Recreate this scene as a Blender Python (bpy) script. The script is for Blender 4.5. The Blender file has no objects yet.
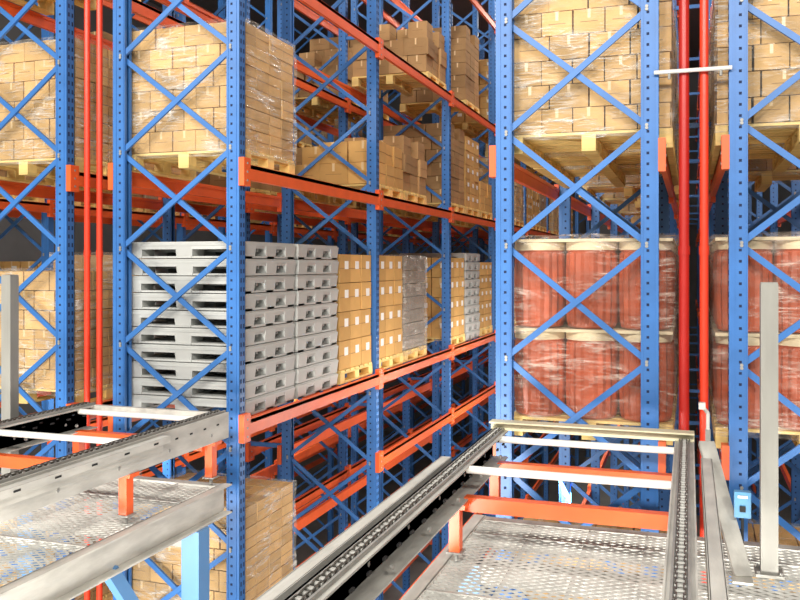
import bpy, math, random
from mathutils import Vector, Matrix, noise
random.seed(7)
H = 7.0
SC = bpy.context.scene
SC.view_settings.view_transform = 'Standard'
SC.view_settings.look = 'None'

# ------------------------------------------------------------------ materials
def mat(name, col, rough=0.5, metal=0.0, var=0.0, vscale=3.0, island=0.0, bump=0.0, bscale=40.0, spec=0.5, stretch=None):
    m = bpy.data.materials.new(name); m.use_nodes = True
    nt = m.node_tree; b = nt.nodes['Principled BSDF']
    b.inputs['Base Color'].default_value = (*col, 1)
    b.inputs['Roughness'].default_value = rough
    b.inputs['Metallic'].default_value = metal
    b.inputs['Specular IOR Level'].default_value = spec
    tc = nt.nodes.new('ShaderNodeTexCoord')
    src = tc.outputs['Object']
    if stretch:
        mp = nt.nodes.new('ShaderNodeMapping'); mp.inputs['Scale'].default_value = stretch
        nt.links.new(src, mp.inputs['Vector']); src = mp.outputs['Vector']
    fac = None
    if var > 0:
        n = nt.nodes.new('ShaderNodeTexNoise'); n.inputs['Scale'].default_value = vscale
        n.inputs['Detail'].default_value = 6
        nt.links.new(src, n.inputs['Vector'])
        mr = nt.nodes.new('ShaderNodeMapRange')
        mr.inputs['From Min'].default_value = 0.3; mr.inputs['From Max'].default_value = 0.7
        mr.inputs['To Min'].default_value = 1 - var; mr.inputs['To Max'].default_value = 1 + var
        nt.links.new(n.outputs['Fac'], mr.inputs['Value']); fac = mr.outputs['Result']
    if island > 0:
        g = nt.nodes.new('ShaderNodeNewGeometry')
        mr2 = nt.nodes.new('ShaderNodeMapRange')
        mr2.inputs['To Min'].default_value = 1 - island; mr2.inputs['To Max'].default_value = 1 + island
        nt.links.new(g.outputs['Random Per Island'], mr2.inputs['Value'])
        if fac:
            mm = nt.nodes.new('ShaderNodeMath'); mm.operation = 'MULTIPLY'
            nt.links.new(fac, mm.inputs[0]); nt.links.new(mr2.outputs['Result'], mm.inputs[1]); fac = mm.outputs[0]
        else: fac = mr2.outputs['Result']
    if fac:
        vm = nt.nodes.new('ShaderNodeVectorMath'); vm.operation = 'SCALE'
        vm.inputs[0].default_value = col
        nt.links.new(fac, vm.inputs['Scale']); nt.links.new(vm.outputs[0], b.inputs['Base Color'])
    if bump > 0:
        n2 = nt.nodes.new('ShaderNodeTexNoise'); n2.inputs['Scale'].default_value = bscale
        nt.links.new(src, n2.inputs['Vector'])
        bp = nt.nodes.new('ShaderNodeBump'); bp.inputs['Strength'].default_value = bump; bp.inputs['Distance'].default_value = 0.01
        nt.links.new(n2.outputs['Fac'], bp.inputs['Height']); nt.links.new(bp.outputs[0], b.inputs['Normal'])
    return m

BLUE = mat('blue_paint', (0.042, 0.170, 0.47), 0.40, var=0.10, vscale=4)
PBLUE = mat('pale_blue_paint', (0.10, 0.24, 0.46), 0.4, var=0.06)
ORANGE = mat('orange_paint', (0.82, 0.125, 0.028), 0.4, var=0.08, vscale=5)
HOLE = mat('punched_hole', (0.008, 0.02, 0.07), 0.8)
HOLEG = mat('slot_dark', (0.02, 0.02, 0.02), 0.8)
RED = mat('red_pipe_paint', (0.46, 0.018, 0.012), 0.35, var=0.05)
RED2 = mat('orange_red_pipe_paint', (0.76, 0.050, 0.018), 0.35, var=0.05)
GALV = mat('galvanised_steel', (0.54, 0.53, 0.48), 0.6, metal=0.15, var=0.20, vscale=11, bump=0.2, stretch=(1, .3, 1))
GALVD = mat('dark_galvanised_steel', (0.34, 0.335, 0.31), 0.5, metal=0.3, var=0.15, vscale=9)
GRATE = mat('grating_steel', (0.46, 0.455, 0.42), 0.6, metal=0.1, var=0.22, vscale=5)
CHAIN = mat('oiled_chain', (0.11, 0.10, 0.085), 0.4, metal=0.5)
WHITE = mat('white_roller', (0.78, 0.78, 0.73), 0.35, var=0.04)
CREAM = mat('cream_paint', (0.74, 0.69, 0.47), 0.45, var=0.06)
GPOST = mat('grey_post_metal', (0.30, 0.295, 0.265), 0.5, metal=0.15, var=0.10, vscale=14, stretch=(1, 1, .15))
CARTON = mat('cardboard', (0.60, 0.375, 0.15), 0.75, var=0.13, vscale=5, island=0.20, spec=0.2)
CARTON2 = mat('cardboard_golden', (0.61, 0.36, 0.125), 0.75, var=0.07, vscale=5, island=0.15, spec=0.2)
CARTON3 = mat('cardboard_brown', (0.42, 0.255, 0.115), 0.78, var=0.09, vscale=5, island=0.2, spec=0.2)
TAPE = mat('packing_tape', (0.72, 0.53, 0.29), 0.3)
SEAM = mat('carton_seam_brown', (0.24, 0.14, 0.055), 0.7)  # dark brown lines drawn across the carton faces
LABEL = mat('paper_label', (0.85, 0.84, 0.80), 0.6)
WOOD = mat('pallet_wood', (0.80, 0.58, 0.21), 0.7, var=0.16, vscale=10, island=0.16, stretch=(.3, 1, 1))
PLGREY = mat('grey_plastic', (0.50, 0.51, 0.485), 0.5, var=0.04, island=0.08)
DRUM = mat('red_drum_plastic', (0.46, 0.088, 0.032), 0.32, var=0.25, vscale=5, island=0.12)
LID = mat('cream_lid', (0.72, 0.60, 0.38), 0.6, var=0.08)
BAGM = mat('grey_shrink_goods', (0.28, 0.235, 0.185), 0.45, var=0.25, vscale=6, bump=0.6, bscale=12)
CONC = mat('concrete_floor_mat', (0.30, 0.29, 0.27), 0.5, var=0.12, vscale=1.2)
WALLM = mat('wall_panel_mat', (0.16, 0.16, 0.16), 0.8, var=0.08)
CEILM = mat('ceiling_mat', (0.16, 0.16, 0.16), 0.8, var=0.06)
BOXB = mat('sensor_blue', (0.10, 0.32, 0.56), 0.35)

def wrapmat(name, base, patch, line, tint, rough=.16):
    """thin stretch film: mostly see-through, crinkle highlights painted in as pale patches and thin bright lines"""
    m = bpy.data.materials.new(name); m.use_nodes = True
    nt = m.node_tree; nt.nodes.clear(); L = nt.links.new
    def math_(op, a, b=None, clamp=False):
        n = nt.nodes.new('ShaderNodeMath'); n.operation = op; n.use_clamp = clamp
        for i, v in enumerate((a, b)):
            if v is None: continue
            if isinstance(v, (int, float)): n.inputs[i].default_value = v
            else: L(v, n.inputs[i])
        return n.outputs[0]
    def mrange(v, a, b, c, d):
        n = nt.nodes.new('ShaderNodeMapRange')
        for k, x in zip(('From Min', 'From Max', 'To Min', 'To Max'), (a, b, c, d)): n.inputs[k].default_value = x
        L(v, n.inputs['Value']); return n.outputs['Result']
    out = nt.nodes.new('ShaderNodeOutputMaterial')
    tr = nt.nodes.new('ShaderNodeBsdfTransparent')
    pr = nt.nodes.new('ShaderNodeBsdfPrincipled')
    pr.inputs['Base Color'].default_value = (*tint, 1); pr.inputs['Roughness'].default_value = rough
    pr.inputs['Specular IOR Level'].default_value = 1.0
    mix = nt.nodes.new('ShaderNodeMixShader')
    tc = nt.nodes.new('ShaderNodeTexCoord')
    oi = nt.nodes.new('ShaderNodeObjectInfo')
    add = nt.nodes.new('ShaderNodeVectorMath'); add.operation = 'ADD'
    sc = nt.nodes.new('ShaderNodeVectorMath'); sc.operation = 'SCALE'; sc.inputs[0].default_value = (13, 7, 9)
    L(oi.outputs['Random'], sc.inputs['Scale']); L(tc.outputs['Object'], add.inputs[0]); L(sc.outputs[0], add.inputs[1])
    src = add.outputs[0]
    def nz(rot, scl, s, det=4, dist=.8):
        mp = nt.nodes.new('ShaderNodeMapping'); mp.inputs['Rotation'].default_value = rot; mp.inputs['Scale'].default_value = scl
        n = nt.nodes.new('ShaderNodeTexNoise'); n.inputs['Scale'].default_value = s; n.inputs['Detail'].default_value = det; n.inputs['Distortion'].default_value = dist
        L(src, mp.inputs['Vector']); L(mp.outputs[0], n.inputs['Vector']); return n.outputs['Fac']
    a = nz((0.45, 0.40, 0.2), (1.2, 1.2, 9), 1.9); c = nz((-.5, -.70, .2), (1.1, 1.1, 8), 1.7)
    ra = mrange(math_('ABSOLUTE', math_('SUBTRACT', a, .5)), 0, .022, 1, 0)
    rc = mrange(math_('ABSOLUTE', math_('SUBTRACT', c, .5)), 0, .020, 1, 0)
    lines = math_('MAXIMUM', ra, rc)
    big = nz((.2, .5, 0), (1, 1, 1.6), 2.3, 2, .4)
    bigm = mrange(big, .42, .60, .12, 1)
    pat = mrange(nz((.6, .5, .1), (1, 1, 5), 2.6, 6, 1.6), .50, .70, 0, patch)
    f = math_('ADD', math_('MULTIPLY', math_('MULTIPLY', lines, line), bigm), math_('MULTIPLY', pat, bigm))  # film highlights painted as streaks and patches of higher opacity
    f = math_('ADD', f, base, True); f = math_('MINIMUM', f, .93)
    bp = nt.nodes.new('ShaderNodeBump'); bp.inputs['Strength'].default_value = 1.0; bp.inputs['Distance'].default_value = 0.05
    L(math_('ADD', a, c), bp.inputs['Height']); L(bp.outputs[0], pr.inputs['Normal'])
    L(f, mix.inputs['Fac']); L(tr.outputs[0], mix.inputs[1]); L(pr.outputs[0], mix.inputs[2]); L(mix.outputs[0], out.inputs['Surface'])
    return m
WRAP = wrapmat('stretch_film', .06, .45, .38, (0.88, 0.86, 0.80), .2)
WRAPD = wrapmat('stretch_film_drums', .06, .50, .24, (0.82, 0.68, 0.56), .2)
WRAPH = wrapmat('stretch_film_heavy', .15, .60, .35, (0.66, 0.61, 0.54), .25)

# ------------------------------------------------------------------ mesh builder
class MB:
    def __init__(s): s.v = []; s.f = []; s.mi = []; s.mats = []
    def m(s, mt):
        if mt not in s.mats: s.mats.append(mt)
        return s.mats.index(mt)
    def hexa(s, pts, mt):
        o = len(s.v); s.v += [tuple(p) for p in pts]; k = s.m(mt)
        for f in ((0,3,2,1),(4,5,6,7),(0,1,5,4),(1,2,6,5),(2,3,7,6),(3,0,4,7)):
            s.f.append(tuple(o+i for i in f)); s.mi.append(k)
    def box(s, c, d, mt, taper=1.0, rz=0.0):
        x, y, z = c; a, b, h = d[0]/2, d[1]/2, d[2]/2
        pts = []
        for zz, t in ((-h, taper), (h, 1.0)):
            for sx, sy in ((-1,-1),(1,-1),(1,1),(-1,1)):
                px, py = sx*a*t, sy*b*t
                if rz: px, py = px*math.cos(rz)-py*math.sin(rz), px*math.sin(rz)+py*math.cos(rz)
                pts.append((x+px, y+py, z+zz))
        s.hexa(pts, mt)
    def bb(s, x0, x1, y0, y1, z0, z1, mt):
        s.box(((x0+x1)/2, (y0+y1)/2, (z0+z1)/2), (x1-x0, y1-y0, z1-z0), mt)
    def bar(s, p, q, w, t, mt, up=(0,1,0)):
        p = Vector(p); q = Vector(q); d = (q-p).normalized(); u = Vector(up)
        if abs(d.dot(u)) > .98: u = Vector((1,0,0))
        a = d.cross(u).normalized()*w/2; b = d.cross(a).normalized()*t/2
        s.hexa([p-a-b, p+a-b, p+a+b, p-a+b, q-a-b, q+a-b, q+a+b, q-a+b], mt)
    def cyl(s, p, q, r, mt, n=14):
        p = Vector(p); q = Vector(q); d = (q-p).normalized(); u = Vector((0,0,1))
        if abs(d.dot(u)) > .98: u = Vector((1,0,0))
        a = d.cross(u).normalized(); b = d.cross(a); o = len(s.v); k = s.m(mt)
        for c in (p, q):
            for i in range(n):
                th = 2*math.pi*i/n; s.v.append(tuple(c + a*r*math.cos(th) + b*r*math.sin(th)))
        for i in range(n):
            j = (i+1) % n; s.f.append((o+i, o+j, o+n+j, o+n+i)); s.mi.append(k)
        s.f.append(tuple(o+i for i in range(n))[::-1]); s.mi.append(k)
        s.f.append(tuple(o+n+i for i in range(n))); s.mi.append(k)
    def mesh(s, name, smooth=False):
        me = bpy.data.meshes.new(name); me.from_pydata(s.v, [], s.f)
        for mt in s.mats: me.materials.append(mt)
        me.polygons.foreach_set('material_index', s.mi)
        import bmesh
        bm = bmesh.new(); bm.from_mesh(me); bmesh.ops.recalc_face_normals(bm, faces=bm.faces[:]); bm.to_mesh(me); bm.free()
        if smooth:
            me.polygons.foreach_set('use_smooth', [True]*len(me.polygons))
        me.update(); return me

def obj(name, me, loc=(0,0,0), parent=None, rz=0):
    o = bpy.data.objects.new(name, me); o.location = loc; o.rotation_euler = (0,0,rz)
    SC.collection.objects.link(o)
    if parent: o.parent = parent
    return o
def empty(name, loc=(0,0,0)):
    o = bpy.data.objects.new(name, None); o.location = loc; o.empty_display_size = .2
    SC.collection.objects.link(o); return o

# ------------------------------------------------------------------ racks
Y0 = 6.2; BAY = 3.2; NB = 8
LEV = [-5.25, -3.30, -1.33, 0.76, 2.53, 4.45]
ZB, ZT = -7.0, 6.0
def frame_mesh(W, holes=True):
    b = MB(); pw = .118; pd = .10; t = .006
    for sgn, cx in ((-1, 0.0), (1, W)):
        xo = cx + sgn*pw/2
        b.box((xo - sgn*t/2, 0, (ZB+ZT)/2), (t, pd, ZT-ZB), BLUE)
        for sy in (-1, 1):
            b.box((cx, sy*(pd/2 - t/2), (ZB+ZT)/2), (pw, t, ZT-ZB), BLUE)
            b.box((cx - sgn*(pw/2 - t/2), sy*(pd/2 - .015), (ZB+ZT)/2), (t, .03, ZT-ZB), BLUE)
        # pressed ridge on flange
        b.box((cx + sgn*.028, -pd/2 - .002, (ZB+ZT)/2), (.012, .005, ZT-ZB), BLUE)
        b.box((cx - sgn*.045, -pd/2 - .002, (ZB+ZT)/2), (.008, .005, ZT-ZB), BLUE)
        b.box((cx, 0, ZB+.01), (.2, .16, .02), BLUE)
        if holes:
            z = ZB+.2
            while z < ZT-.1:
                b.box((cx - sgn*.012, -pd/2 - .0008, z), (.018, .003, .018), HOLE)
                for yy in (-.022, .022):
                    b.box((xo + sgn*.0005, yy, z), (.003, .016, .036), HOLE)
                z += .075
    k = -8
    while True:
        zc = -.27 + .82*k; k += 1
        if zc - .41 < ZB+.1: continue
        if zc + .41 > ZT: break
        for sg, yy in ((1, -.033), (-1, -.008)):
            z0, z1 = zc - sg*.40, zc + sg*.40
            b.bar((.02, yy, z0), (W-.02, yy, z1), .042, .006, BLUE)
            d = Vector((W-.04, 0, z1-z0)).normalized(); n = Vector((-d.z, 0, d.x))*.019
            for e in (-1, 1):
                b.bar((.02+e*n.x, yy+.010, z0+e*n.z), (W-.02+e*n.x, yy+.010, z1+e*n.z), .005, .02, BLUE)
            for px, pz in ((.02, z0), (W-.02, z1)):
                b.cyl((px, -.06, pz), (px, -.045, pz), .012, GALVD, 6)
    return b.mesh('frame_mesh')

ROWS = {'E': (-9.3, -8.2), 'A': (-6.30, -5.22), 'B': (-4.62, -3.517), 'C': (-1.284, -.26), 'D': (.311, 1.36), 'F': (3.7, 4.8)}
for rn, (xl, xr) in ROWS.items():
    root = empty('pallet_rack', ((xl+xr)/2, Y0, 0))
    W = xr - xl; fm = frame_mesh(W, rn in 'ABCD')
    for i in range(NB+1):
        obj('upright_frame_%d' % i, fm, (xl-(xl+xr)/2, BAY*i, H), root)
    b = MB()
    levs = [(z, 0) for z in LEV]
    if rn in 'ABE': levs += [(-2.30, 1), (-4.28, 1)]
    for z, i0 in levs:
        for sg, x in ((-1, xl-.059), (1, xr+.059)):
            xc = x + sg*.022
            for i in range(i0, NB):
                y0 = i*BAY + .03; y1 = (i+1)*BAY - .03
                b.bb(xc-.021, xc+.021, y0, y1, z-.062, z+.062, ORANGE)
                b.bb(xc-.021-(.008 if sg > 0 else 0), xc+.021+(0 if sg > 0 else .008), y0, y1, z+.03, z+.064, ORANGE)
            for i in range(i0, NB+1):
                yy = i*BAY
                b.box((xc, yy, z), (.05, .15 if i else .11, .23), ORANGE)
                for zz in (-.07, 0, .07):
                    b.cyl((xc+sg*.024, yy, z+zz), (xc+sg*.03, yy, z+zz), .010, GALVD, 6)
    me = b.mesh('beams_mesh')
    obj('load_beams', me, (-(xl+xr)/2, 0, H), root)
# row spacers between back-to-back racks
sp = MB()
for xa, xb in ((-5.22, -4.62), (-.26, .311)):
    for i in range(1, NB+1):
        for z in (-4.2, -2.2, 1.45, 3.6):
            sp.bar((xa+.05, Y0+i*BAY, z), (xb-.05, Y0+i*BAY, z), .05, .04, BLUE)
obj('row_spacer_ties', sp.mesh('row_spacers'), (0, 0, H))

# ------------------------------------------------------------------ load meshes
def pallet_mesh():
    b = MB()
    for i in range(7):
        y = -.48 + .07 + i*(.96-.14)/6
        b.box((0, y, .131), (1.16, .105, .020), WOOD)
    for x in (-.53, 0, .53):
        b.box((x, 0, .110), (.10, .96, .020), WOOD)
        for y in (-.42, 0, .42):
            b.box((x, y, .061), (.10, .12, .078), WOOD)
        b.box((x, 0, .011), (.10, .96, .022), WOOD)
    return b.mesh('wooden_pallet_mesh')
PAL = pallet_mesh()

def cartons_mesh(nx, ny, nz, hh, mt, LX=1.14, LY=.95, label=False, tape=True, partial=0, seed=0, jit=.006):
    r = random.Random(seed); b = MB()
    for k in range(nz):
        bx, by = (nx, ny) if k % 2 == 0 else (nx - (1 if nx > 3 and not label else 0), ny)
        w, d = LX/bx, LY/by
        for i in range(bx):
            for j in range(by):
                if 0 < i < bx-1 and 0 < j < by-1 and k < nz-1: continue
                if partial and k == nz-1 and r.random() < partial: continue
                cx = -LX/2 + w*(i+.5) + r.uniform(-jit, jit); cy = -LY/2 + d*(j+.5) + r.uniform(-jit, jit); cz = hh*(k+.5)
                g = .010
                b.box((cx, cy, cz), (w-g, d-g, hh-.007), mt, rz=r.uniform(-.012, .012))
                if tape:
                    for sy in (-1, 1):
                        b.box((cx, cy+sy*(d/2-g/2+.0005), cz+hh*.30), (.022+.01*(hh>.25), .002, hh*.36), TAPE)
                        b.box((cx+w*.0, cy+sy*(d/2-g/2+.0003), cz-hh*.02), (w*.55, .0015, .004), SEAM)
                    b.box((cx, cy, cz+hh/2-.002), (.04, d-g, .002), TAPE)
                    for sx in (-1, 1):
                        b.box((cx+sx*(w/2-g/2+.0005), cy, cz), (.002, d-g-.01, .005), SEAM)
                if label:
                    for sx in (-1, 1):
                        b.box((cx+sx*(w/2-g/2+.001), cy+d*.12, cz+hh*.12), (.003, d*.32, hh*.28), LABEL)
                    for sy in (-1, 1):
                        b.box((cx+w*.15, cy+sy*(d/2-g/2+.001), cz+hh*.1), (w*.3, .003, hh*.25), LABEL)
    return b.mesh('cartons_mesh')

def wrap_mesh(LX, LY, HZ, mt, amp=.014, seed=0, z0=-.05):
    n = 16; v = []; f = []; idx = {}
    def vert(x, y, z):
        key = (round(x, 4), round(y, 4), round(z, 4))
        if key in idx: return idx[key]
        p = Vector((x, y, z)); q = noise.noise_vector(p*5 + Vector((seed*7.3, 0, 0)))*amp
        rr = .012
        idx[key] = len(v); v.append(tuple(p + q + Vector((math.copysign(rr, x) if abs(x) > LX/2-.01 else 0, math.copysign(rr, y) if abs(y) > LY/2-.01 else 0, (.012 if z > HZ-.001 else 0)))))
        return idx[key]
    X = [-LX/2 + LX*i/n for i in range(n+1)]; Y = [-LY/2 + LY*i/n for i in range(n+1)]; Z = [z0 + (HZ-z0)*i/n for i in range(n+1)]
    for i in range(n):
        for j in range(n):
            for y in (Y[0], Y[-1]): f.append([vert(X[i], y, Z[j]), vert(X[i+1], y, Z[j]), vert(X[i+1], y, Z[j+1]), vert(X[i], y, Z[j+1])])
            for x in (X[0], X[-1]): f.append([vert(x, Y[i], Z[j]), vert(x, Y[i+1], Z[j]), vert(x, Y[i+1], Z[j+1]), vert(x, Y[i], Z[j+1])])
            f.append([vert(X[i], Y[j], HZ), vert(X[i+1], Y[j], HZ), vert(X[i+1], Y[j+1], HZ), vert(X[i], Y[j+1], HZ)])
    me = bpy.data.meshes.new('wrap'); me.from_pydata(v, [], f); me.materials.append(mt)
    me.polygons.foreach_set('use_smooth', [True]*len(me.polygons)); me.update(); return me

def drums_mesh():
    b = MB(); nx, ny = 3, 2; LX = 1.16; LY = .93; kd = b.m(DRUM); kl = b.m(LID); N = 72
    for tier in range(2):
        zb = tier*.66
        for i in range(nx):
            for j in range(ny):
                R = LX/nx/2 - .004; cx = -LX/2 + LX/nx*(i+.5); cy = -LY/2 + LY/ny*(j+.5)
                if j == 0: cy = -LY/2 + R
                else: cy = LY/2 - R
                prof = [(R*.86, 0, 0), (R*.93, .012, 0), (R*.95, .05, 1), (R*.985, .20, 1), (R*.985, .40, 1), (R*.96, .545, 1), (R*.93, .560, 0), (R*.985, .572, 2), (R*.995, .60, 2), (R*.985, .630, 2), (R*.90, .634, 2), (R*.86, .622, 2), (.001, .622, 2)]
                o = len(b.v)
                for (r, z, fl) in prof:
                    for a in range(N):
                        th = 2*math.pi*a/N; rr = r*(1 + (.035*math.cos(18*th) if fl == 1 else 0))
                        b.v.append((cx+rr*math.cos(th), cy+rr*math.sin(th), zb+z))
                for p in range(len(prof)-1):
                    for a in range(N):
                        c = (a+1) % N
                        b.f.append((o+p*N+a, o+p*N+c, o+(p+1)*N+c, o+(p+1)*N+a)); b.mi.append(kl if prof[p][2] == 2 else kd)
        b.box((0, 0, zb+.643), (LX, LY, .022), LID)
    return b.mesh('drums_mesh')

def plastic_pallets_mesh(n=10):
    b = MB(); h = .147
    for k in range(n):
        z = k*h; ox = random.uniform(-.008, .008); oy = random.uniform(-.008, .008)
        b.box((ox, oy, z+.132), (1.15, .95, .016), PLGREY)
        b.box((ox, oy, z+.116), (1.17, .97, .018), PLGREY)
        for x in (-.50, 0, .50):
            for y in (-.38, 0, .38):
                b.box((ox+x, oy+y, z+.062), (.17, .20, .092), PLGREY, taper=.90)
            b.box((ox+x, oy, z+.009), (.15, .95, .017), PLGREY)
        for y in (-.40, 0, .40):
            b.box((ox, oy+y, z+.009), (1.15, .13, .017), PLGREY)
        for x in (-.25, .25):
            for sy in (-1, 1):
                b.box((ox+x, oy+sy*.474, z+.094), (.35, .010, .036), PLGREY)
            b.box((ox+x, oy, z+.095), (.02, .9, .04), PLGREY)
        for y in (-.19, .19):
            for sx in (-1, 1):
                b.box((ox+sx*.574, oy+y, z+.098), (.010, .20, .030), PLGREY)
            b.box((ox, oy+y, z+.085), (1.1, .02, .06), PLGREY)
    return b.mesh('plastic_pallets_mesh')

SM = [cartons_mesh(5, 4, 6, .178, CARTON, seed=s) for s in (1, 2)]
SMW = wrap_mesh(1.15, .96, 1.075, WRAP, seed=1)
SMW2 = wrap_mesh(1.15, .96, 1.075, WRAP, seed=5, amp=.02)
MD = cartons_mesh(4, 3, 5, .235, CARTON2, label=True, seed=4)
BG = cartons_mesh(4, 3, 4, .31, CARTON2, label=True, seed=5)
HALF = cartons_mesh(3, 3, 2, .26, CARTON2, seed=6, partial=.25, jit=.02)
HALF2 = cartons_mesh(4, 3, 3, .24, CARTON3, seed=8, partial=.35, jit=.02)
TALL = cartons_mesh(4, 3, 6, .205, CARTON3, seed=9, partial=.2)
TALLW = wrap_mesh(1.15, .96, 1.24, WRAP, seed=8, amp=.02)
DR = drums_mesh(); DRW = wrap_mesh(1.17, .95, 1.33, WRAPD, seed=3, amp=.022)
PP = plastic_pallets_mesh()
def goods_mesh():
    b = MB()
    for k in range(7):
        for i in range(2):
            b.box((-.28+.56*i+random.uniform(-.02, .02), random.uniform(-.01, .01), .09+.175*k), (.55, .92, .165), BAGM, rz=random.uniform(-.02, .02))
    return b.mesh('stacked_bags')
GD = goods_mesh(); GDW = wrap_mesh(1.14, .95, 1.24, WRAPH, seed=12, amp=.03)

KINDS = {
 'small': ('pallet_of_cartons', [('cartons', SM[0]), ('stretch_wrap', SMW)]),
 'small2': ('pallet_of_cartons', [('cartons', SM[1]), ('stretch_wrap', SMW2)]),
 'mid': ('pallet_of_cartons', [('cartons', MD)]),
 'big': ('pallet_of_cartons', [('cartons', BG)]),
 'half': ('pallet_of_cartons', [('cartons', HALF)]),
 'half2': ('pallet_of_cartons', [('cartons', HALF2)]),
 'tall': ('pallet_of_cartons', [('cartons', TALL), ('stretch_wrap', TALLW)]),
 'tallu': ('pallet_of_cartons', [('cartons', TALL)]),
 'drums': ('pallet_of_drums', [('drums', DR), ('stretch_wrap', DRW)]),
 'goods': ('pallet_of_wrapped_sacks', [('sacks', GD), ('stretch_wrap', GDW)]),
 'plastic': ('plastic_pallet_stack', None),
}
CX = {'E': -8.75, 'A': -5.76, 'B': -4.07, 'C': -.69, 'D': .75, 'F': 4.25}
def load(kind, row, bay, pos, li, dx=0):
    x = CX[row] + dx; y = Y0 + BAY*bay + .09 + .48 + pos*1.03; z = H + LEV[li] + .065
    nm, parts = KINDS[kind]
    if parts is None:
        return obj(nm, PP, (x, y, z))
    r = empty(nm, (x, y, z)); rz = 0
    obj('wooden_pallet', PAL, (0, 0, 0), r)
    for pn, me in parts: obj(pn, me, (0, 0, .142), r)
    return r

# rack B
B = [('small', 0, 0, 3), ('plastic', 0, 0, 2), ('plastic', 0, 1, 2), ('big', 0, 2, 2), ('small2', 0, 0, 1),
     ('half', 1, 0, 3), ('half2', 1, 1, 3), ('big', 1, 0, 2), ('goods', 1, 1, 2),
     ('tallu', 2, 0, 3), ('mid', 2, 1, 3), ('half', 2, 2, 3), ('big', 2, 0, 2), ('plastic', 2, 1, 2), ('mid', 2, 2, 2),
     ('small', 0, 0, 4), ('half2', 1, 2, 4), ('tallu', 2, 1, 4)]
for k, bay, p, li in B: load(k, 'B', bay, p, li)
for bay in range(3, 7):
    for p in range(3):
        for li in (2, 3, 4):
            if random.random() < (.75 if li < 4 else .4): load(random.choice(['mid', 'big', 'tall', 'small']), 'B', bay, p, li)
# rack A
for k, bay, p, li in [('small', 0, 0, 3), ('small2', 0, 1, 3), ('small2', 0, 0, 2), ('tall', 0, 1, 2), ('tall', 0, 0, 4), ('tall', 1, 0, 2), ('small', 0, 0, 1)]:
    load(k, 'A', bay, p, li)
for bay in range(1, 6):
    for p in range(3):
        for li in (3, 4):
            if random.random() < (.65 if li == 3 else .3): load(random.choice(['half2', 'tallu', 'half2']), 'A', bay, p, li)
# rack C
for k, bay, p, li in [('small2', 0, 0, 3), ('small', 0, 1, 3), ('drums', 0, 0, 2), ('drums', 0, 1, 2), ('drums', 0, 2, 2), ('small', 0, 0, 1), ('tall', 0, 2, 3),
                      ('drums', 1, 0, 2), ('small', 1, 1, 3), ('mid', 1, 1, 2)]:
    load(k, 'C', bay, p, li)
for bay in range(2, 7):
    for p in range(3):
        for li in (2, 3):
            if random.random() < .6: load(random.choice(['mid', 'tall', 'small']), 'C', bay, p, li)
# rack D
for k, bay, p, li in [('small', 0, 0, 3), ('small2', 0, 1, 3), ('drums', 0, 0, 2), ('drums', 0, 1, 2), ('small', 0, 0, 1), ('drums', 1, 0, 2), ('tall', 1, 0, 3)]:
    load(k, 'D', bay, p, li)
# far racks
for row in 'EF':
    for bay in range(0, 6):
        for p in range(3):
            for li in (2, 3, 4):
                pr_ = .95 if (row == 'E' and li < 4 and bay < 2) else (.45 if row == 'F' or li < 4 else .15)
                if random.random() < pr_: load(random.choice(['mid', 'tall', 'half2']), row, bay, p, li)

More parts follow.
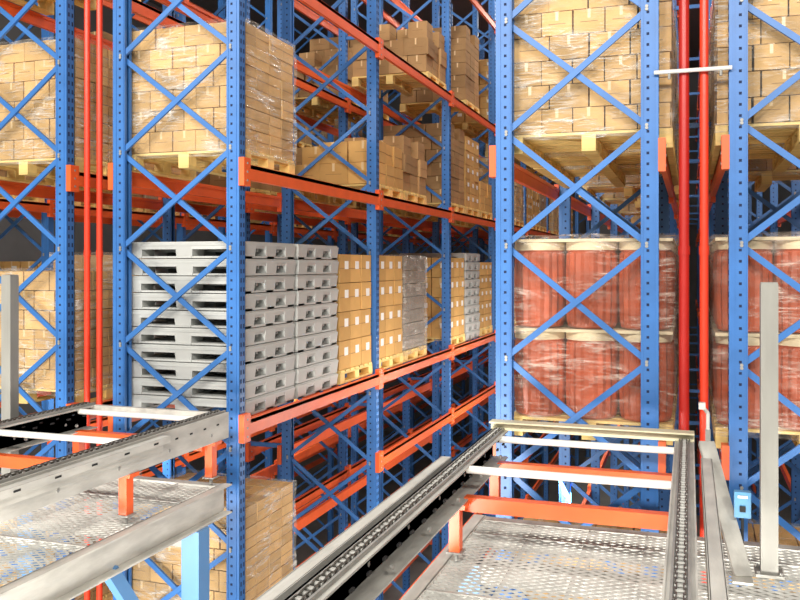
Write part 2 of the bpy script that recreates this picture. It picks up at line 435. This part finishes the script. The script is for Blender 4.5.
# ------------------------------------------------------------------ conveyors
def conveyor(xc, name):
    root = empty(name, (xc, 0, H))
    b = MB(); y0, y1 = -.6, 5.78; zt = -1.12
    for s in (-1, 1):
        x = s*.60
        # C-profile side rail (web + flanges)
        xo = x + s*.055
        b.bb(xo-.004, xo+.004, y0, y1, zt-.20, zt-.004, GALV)
        b.bb(x-.055, x+.055, y0, y1, zt-.022, zt-.012, GALV)
        b.bb(x-.055, x+.055, y0, y1, zt-.20, zt-.192, GALV)
        b.bb(x-.059, x-.051, y0, y1, zt-.20, zt-.004, GALV)
        # chain guide strips
        b.bb(x-.034, x-.024, y0, y1, zt-.012, zt+.008, GALVD); b.bb(x+.024, x+.034, y0, y1, zt-.012, zt+.008, GALVD)
        y = y0+.1; k = 0
        while y < y1-.1:
            for xx in (xo, x-s*.055):
                b.box((xx, y, zt-.075), (.011, .034, .012), HOLEG)
                if k % 3 == 0: b.cyl((xx-.007, y+.09, zt-.14), (xx+.007, y+.09, zt-.14), .012, GALVD, 8)
            y += .18; k += 1
        # outer guide rail
        gx = x + s*.125; ge = 4.86 if not (s > 0 and xc > -2) else 5.3
        b.bb(gx-.028, gx+.028, y0, ge, zt-.02, zt-.008, GALV)
        b.bb(gx-s*.028-.003, gx-s*.028+.003, y0, ge, zt-.11, zt-.008, GALV)
        b.bb(gx+s*.028-.003, gx+s*.028+.003, y0, ge, zt-.05, zt-.008, GALV)
        y = y0+.2
        while y < ge:
            b.box((gx+s*.028, y, zt-.03), (.008, .05, .012), HOLEG); y += .3
        # orange stub legs with feet
        for y in (.6, 2.4, 4.60, 5.62):
            b.bb(x-.03, x+.03, y-.035, y+.035, -1.585, zt-.20, ORANGE)
            b.bb(x-.065, x+.065, y-.05, y+.05, zt-.225, zt-.200, ORANGE)
            b.bb(x-.045, x+.045, y-.045, y+.045, -1.595, -1.585, GALVD)
            b.cyl((x, y, -1.642), (x, y, -1.595), .014, GALVD, 8)
    if xc > -2:
        b.bb(-.66, .66, 5.76, 5.81, zt-.01, zt+.055, CREAM)
        b.bb(-.66, .66, 5.70, 5.76, zt+.045, zt+.055, CREAM)
    else:
        b.bb(-.60, .60, 5.74, 5.78, zt-.06, zt-.01, GALV)
    for y in (.6, 2.2, 4.70, 5.58):
        b.bb(-.57, .57, y-.035, y+.035, -1.385, -1.305, ORANGE)
        b.cyl((-.56, y, -1.155), (.56, y, -1.155), .022, WHITE)
    obj('conveyor_frame', b.mesh('conveyor_frame'), (0, 0, 0), root)
    c = MB()
    for s in (-1, 1):
        x = s*.60; y = y0+.05; k = 0
        while y < y1-.06:
            d = .017 if k % 2 else .012
            for e in (-1, 1):
                c.box((x+e*d, y, zt+.006), (.004, .062, .024), CHAIN)
            c.cyl((x-.02, y+.024, zt+.006), (x+.02, y+.024, zt+.006), .010, GALVD, 8)
            y += .048; k += 1
        for yy in (y1-.05,):
            c.cyl((x-.02, yy, zt-.04), (x+.02, yy, zt-.04), .05, CHAIN, 16)
    obj('drive_chains', c.mesh('drive_chains'), (0, 0, 0), root)
    return root
conveyor(-4.00, 'chain_conveyor'); conveyor(-.63, 'chain_conveyor')

def platform(x0, x1, y0, y1, edges=True):
    root = empty('grating_walkway', (0, 0, H)); b = MB(); z = -1.65
    # expanded-metal deck: zig-zag strands forming diamonds
    px, py = .084, .052; sw = .0054
    nxs = int((x1-x0)/(px/2)); nys = int((y1-y0)/py)
    k = b.m(GRATE)
    for j in range(nys):
        for sg in (-1, 1):
            yb = y0 + (j+.5)*py
            o = len(b.v)
            for i in range(nxs+1):
                x = x0 + i*px/2
                y = yb + (sg*py*.46 if i % 2 else 0)
                b.v += [(x, y-sw, z-.004), (x, y+sw, z+.002)]
            for i in range(nxs):
                b.f.append((o+2*i, o+2*i+2, o+2*i+3, o+2*i+1)); b.mi.append(k)
    x = x0
    while x <= x1:
        b.bb(x-.005, x+.005, y0, y1, z-.035, z-.004, GRATE); x += .342
    y = y0 + .25
    while y <= y1:
        b.bb(x0, x1, y-.010, y+.010, z-.03, z+.006, GRATE); y += .98
    obj('grating', b.mesh('grating'), (0, 0, 0), root)
    e = MB()
    for s, x in ((-1, x0), (1, x1)):
        e.bb(x-.006, x+.006, y0, y1+.08, z-.21, z+.006, GALV)
        e.bb(min(x, x+s*.075), max(x, x+s*.075), y0, y1+.08, z-.004, z+.006, GALV)
        e.bb(min(x, x+s*.075), max(x, x+s*.075), y0, y1+.08, z-.21, z-.20, GALV)
    e.bb(x0, x1, y1, y1+.08, z-.18, z, GALV)
    for y in (-.5, 5.25):
        for x in (x0-.03, x1+.03):
            e.bb(x-.07, x+.07, y-.07, y+.07, -7, z-.21, PBLUE)
            e.bb(x-.13, x+.13, y-.13, y+.13, -7, -6.985, PBLUE)
        for x in (x0, x1):
            if y > 0: e.bar((x, y-.06, -3.0), (x, y-.9, z-.21), .09, .06, PBLUE, up=(1, 0, 0))
        for yy in (y,):
            e.bb(x0, x1, yy-.06, yy+.06, z-.33, z-.21, GALVD)
    obj('support_frame', e.mesh('support'), (0, 0, 0), root)
platform(-4.70, -3.33, -1.0, 5.60)
platform(-1.27, 2.2, -1.0, 5.42)

# ------------------------------------------------------------------ guard posts etc.
def guard_post(x, y, zt, zb=-1.642):
    b = MB()
    b.box((0, 0, (zt+zb)/2), (.085, .085, zt-zb), GPOST)
    b.box((0, 0, zb+.008), (.14, .14, .016), GPOST)
    b.box((0, 0, zt+.004), (.08, .08, .008), GALVD)
    for sx in (-.056, .056):
        for sy in (-.056, .056): b.cyl((sx, sy, zb+.016), (sx, sy, zb+.03), .010, GALVD, 6)
    obj('guard_post', b.mesh('guard_post'), (x, y, H))
guard_post(.40, 4.93, -.10)
b = MB()
guard_post(-4.83, 5.14, -.08, -1.642)
b.bb(-4.95, -4.78, 5.0, 5.28, -1.70, -1.645, GALVD); obj('post_bracket', b.mesh('post_bracket'), (0, 0, H))

b = MB()
b.bar((.10, 5.45, -1.06), (.27, 4.80, -1.625), .085, .012, GALV, up=(0, 0, 1))
b.bar((.058, 5.45, -1.07), (.228, 4.80, -1.625), .012, .03, GALV, up=(0, 0, 1))
b.box((.26, 4.77, -1.635), (.10, .10, .012), GALV)
obj('stop_brace', b.mesh('stop_brace'), (0, 0, H))
b = MB()
b.box((0, 0, 0), (.085, .05, .14), BOXB); b.box((0, -.03, -.02), (.03, .012, .03), HOLEG); b.box((0, -.027, .045), (.05, .008, .014), WHITE)
b.cyl((0, 0, -.065), (0, 0, -.31), .008, HOLEG, 8); b.box((0, .02, -.32), (.07, .07, .02), GALV)
obj('sensor_box', b.mesh('sensor_box'), (.275, 5.04, H-1.31))
b = MB()
b.cyl((0, 0, 0), (0, 0, .10), .012, WHITE); b.cyl((0, 0, .10), (-.03, -.02, .14), .012, WHITE); b.box((-.035, -.03, .15), (.04, .05, .04), WHITE)
b.box((0, 0, -.07), (.03, .03, .14), GALVD)
obj('photo_eye_sensor', b.mesh('photo_eye'), (.11, 5.7, H-1.03))

def pipe(x, y, r, mt):
    b = MB(); b.cyl((0, 0, ZB), (0, 0, 6.4), r, mt, 20)
    for z in (-5, -2.3, .1, 4.0):
        b.cyl((0, 0, z-.03), (0, 0, z+.03), r*1.15, mt, 20)
    obj('sprinkler_riser_pipe', b.mesh('pipe', False), (x, y, H))
pipe(-5.00, 6.22, .026, RED2); pipe(-4.87, 6.22, .026, RED2)
pipe(-.035, 6.18, .034, RED); pipe(.095, 6.18, .029, RED2)
b = MB()
b.cyl((-.23, 6.12, 1.32), (.27, 6.12, 1.32), .014, WHITE)
for x in (-.13, .2): b.cyl((x, 6.12, 1.32), (x, 6.12, 1.27), .010, GALVD, 8)
obj('sprinkler_branch_pipe', b.mesh('branch'), (0, 0, H))

# ------------------------------------------------------------------ room
def slab(name, x0, x1, y0, y1, z0, z1, mt):
    b = MB(); b.bb(x0, x1, y0, y1, z0, z1, mt); obj(name, b.mesh(name))
slab('floor', -14, 10, -9, 34, -.2, 0, CONC)
slab('ceiling', -14, 10, -9, 34, 14.2, 14.4, CEILM)
slab('wall_left', -14.2, -14, -9, 34, 0, 14.2, WALLM)
slab('wall_right', 10, 10.2, -9, 34, 0, 14.2, WALLM)
slab('wall_back', -14, 10, 34, 34.2, 0, 14.2, WALLM)

# ------------------------------------------------------------------ lights
def area(name, loc, tgt, sx, sy, e, col=(1, .955, .885)):
    l = bpy.data.lights.new(name, 'AREA'); l.shape = 'RECTANGLE'; l.size = sx; l.size_y = sy; l.energy = e; l.color = col
    o = bpy.data.objects.new(name, l); o.location = loc
    d = Vector(tgt) - Vector(loc); o.rotation_euler = d.to_track_quat('-Z', 'Y').to_euler(); SC.collection.objects.link(o)
for i, x in enumerate((-8, -3.5, .8, 5)):
    area('hall_lamp', (x, -4.5, 12.2), (x*.6-1, 6.5, 6.8), 1.8, .8, 560)
for y in (9, 16, 24):
    area('aisle_light', (-2.4, y, 13.9), (-2.4, y, 0), .6, 3, 260)
area('aisle_light', (-7.2, 14, 13.9), (-7.2, 14, 0), .6, 3, 110)  # added fill between racks A and E
area('aisle_light', (-7.2, 8, 13.9), (-7.6, 8, 0), .6, 3, 140)  # added fill to lift the front bays of rack E
area('aisle_light', (2.5, 12, 13.9), (2.5, 12, 0), .6, 3, 260)  # added fill for the dark gap on the right
# added fill lights without fixtures, to brighten the lower storey and aisles
area('lower_hall_fill', (-2.4, 1.5, H-2.6), (-4.2, 12, H-4.2), 1.2, .6, 300)
area('lower_hall_fill', (-5.6, 1.5, H-2.6), (-7.0, 12, H-4.2), 1.2, .6, 180)
area('lower_hall_fill', (.6, 3.0, H-2.4), (-.2, 9, H-4.4), 1.6, .4, 100)
for y in (9.4, 13, 17.5):
    area('rack_fill', (-1.50, y, H-2.0), (-4.0, y+.3, H-3.4), .15, 1.6, 95 if y < 17 else 55)  # added fill facing the aisle, out of sight behind rack C
for y in (9, 13):
    area('rack_fill', (-6.50, y, H-1.8), (-8.6, y, H-3.0), .15, 1.6, 55)  # added fill for the aisle beyond rack A
w = bpy.data.worlds.new('World'); SC.world = w; w.use_nodes = True
w.node_tree.nodes['Background'].inputs['Color'].default_value = (1, .975, .94, 1)
w.node_tree.nodes['Background'].inputs['Strength'].default_value = 0.62

cam = bpy.data.cameras.new('camera'); co = bpy.data.objects.new('camera', cam); SC.collection.objects.link(co)
co.location = (0, 0, H); co.rotation_euler = (math.radians(90), 0, math.radians(18.7))
cam.sensor_width = 36; cam.lens = 855/800*36; cam.shift_y = -35/800; cam.clip_start = .05
SC.camera = co
